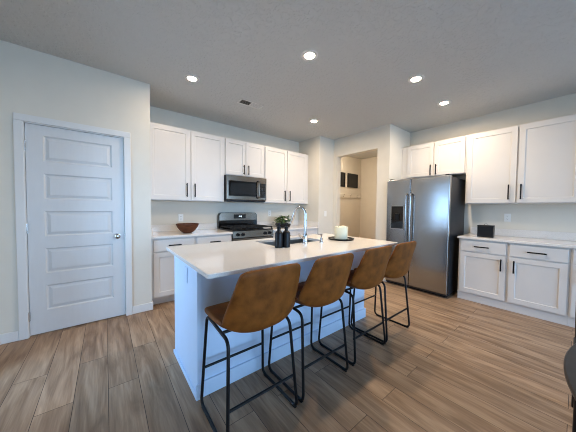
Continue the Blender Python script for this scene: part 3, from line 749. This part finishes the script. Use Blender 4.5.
MB().box(-.155, -.055, -.0015, .155, .055, -.0006).build('duct_opening', 'black', vt)
for k in range(18):
    x = -.147+k*.0168 + (.006 if k > 8 else 0); lean = -.009 if k < 9 else .009
    MB().quad((x-lean*.5, -.055, -.0018), (x-lean*.5, .055, -.0018), (x+lean*.5, .055, -.0075), (x+lean*.5, -.055, -.0075)).build('louvre', 'trim', vt)

# ------------------------------------------------------------------ mudroom hall beyond the opening
def picture(label, x0, x1, z0, z1):
    r = thing('picture_frame', label, 'picture', ((x0+x1)/2, HY, z0)); q = r.location; t = .018
    MB().box(x0, HY-.025, z0, x0+t, HY-.002, z1).box(x1-t, HY-.025, z0, x1, HY-.002, z1).box(x0, HY-.025, z0, x1, HY-.002, z0+t).box(x0, HY-.025, z1-t, x1, HY-.002, z1).build('frame', 'black', r, q)
    MB().box(x0+t, HY-.015, z0+t, x1-t, HY-.005, z1-t).build('print', 'art', r, q)
picture('narrow black framed picture in the hall, left one of two', 4.97, 5.175, 1.875, 2.262)
picture('wide black framed picture in the hall, right one of two', 5.294, 5.75, 1.875, 2.265)
hk = thing('coat_rail', 'cream coat rail with hooks on the hall wall below the pictures', 'coat rack', (5.4, HY, 1.6)); q = hk.location
MB().box(4.60, HY-.02, 1.58, HX-.004, HY-.002, 1.68, .003, 1).build('rail_board', 'hall', hk, q)
for k in range(4):
    x = 4.78+.31*k
    MB().tube([(x, HY-.021, 1.645), (x, HY-.06, 1.65), (x, HY-.075, 1.675)], .006, 8).tube([(x, HY-.021, 1.61), (x, HY-.04, 1.60), (x, HY-.055, 1.615)], .006, 8).build('hook', 'nickel', hk, q, True)
bn = thing('hall_bench', 'low mudroom bench with wooden top against the hall end wall', 'bench', (5.2, 3.83, 0)); q = bn.location
MB().box(4.45, 3.62, .40, HX-.016, HY-.003, .435, .004, 2).build('bench_top', 'bench', bn, q)
MB().box(4.47, 3.65, 0, 4.50, HY-.003, .3995).box(5.18, 3.65, 0, 5.21, HY-.003, .3995).box(HX-.05, 3.65, 0, HX-.018, HY-.003, .3995).build('bench_side', 'hall', bn, q)
hl = thing('flush_ceiling_light', 'flush ceiling light in the mudroom hall', 'ceiling light', (4.45, 3.35, H))
MB().lathe([(.14, -.0005), (.14, -.02), (.13, -.02)], n=32, capb=False, capt=False).build('canopy', 'nickel', hl, smooth=True)
MB().lathe([(.129, -.018), (.11, -.05), (.06, -.07), (.001, -.075)], n=32, capb=False, capt=False).build('glass_shade', emit_mat('hall_lamp_glow', (1, .84, .66, 1), 88), hl, smooth=True)

# ------------------------------------------------------------------ dining table and chair at the right edge
tb = thing('dining_table', 'dark round dining table cut off at the right edge', 'table', (1.24, -.885, 0))
MB().lathe([(.01, .722), (.87, .722), (.892, .728), (.90, .738), (.90, .745), (.896, .750), (.01, .750)], n=120).build('tabletop', 'tabletop', tb, smooth=True)
MB().lathe([(.01, .690), (.86, .690), (.875, .7215), (.01, .7215)], n=96).build('apron', 'tableedge', tb, smooth=True)
MB().lathe([(.06, .05), (.05, .12), (.045, .60), (.09, .6895)], n=28).build('pedestal', 'darkwood', tb, smooth=True)
MB().lathe([(.30, 0), (.30, .015), (.10, .045), (.05, .0495)], n=40).build('base', 'darkwood', tb, smooth=True)
ch = thing('dining_chair', 'black wooden dining chair behind the round table, at the right edge', 'chair', (2.13, -.222, 0), PI/2)
# local: front of the chair is +y; after the quarter turn it looks towards -x
MB().box(-.215, -.21, .44, .215, .22, .47, .012, 3).build('seat', 'darkwood', ch, smooth=True)
for sx in (-1, 1):
    MB().tube([(sx*.19, .19, 0), (sx*.185, .185, .4395)], [.015, .02], 12).build('leg', 'darkwood', ch, smooth=True)
    MB().tube([(sx*.195, -.23, 0), (sx*.19, -.195, .42), (sx*.195, -.21, .60), (sx*.20, -.26, .93)], [.016, .02, .018, .015], 12).build('leg', 'darkwood', ch, smooth=True)
def rail(z0, z1, yb):
    m = MB(); n = 10; vs = []
    for i in range(n+1):
        u = -1+2*i/n; y = yb-.03*(1-u*u); vs.append([m.bm.verts.new((u*.2, y+a, z)) for a, z in ((-.009, z0), (.009, z0), (.009, z1), (-.009, z1))])
    for A, B in zip(vs, vs[1:]):
        for j in range(4): m.bm.faces.new((A[j], A[(j+1) % 4], B[(j+1) % 4], B[j]))
    m.bm.faces.new(vs[0]); m.bm.faces.new(vs[-1][::-1]); return m
rail(.86, .95, -.255).build('top_rail', 'darkwood', ch)
rail(.68, .73, -.228).build('back_rail', 'darkwood', ch)
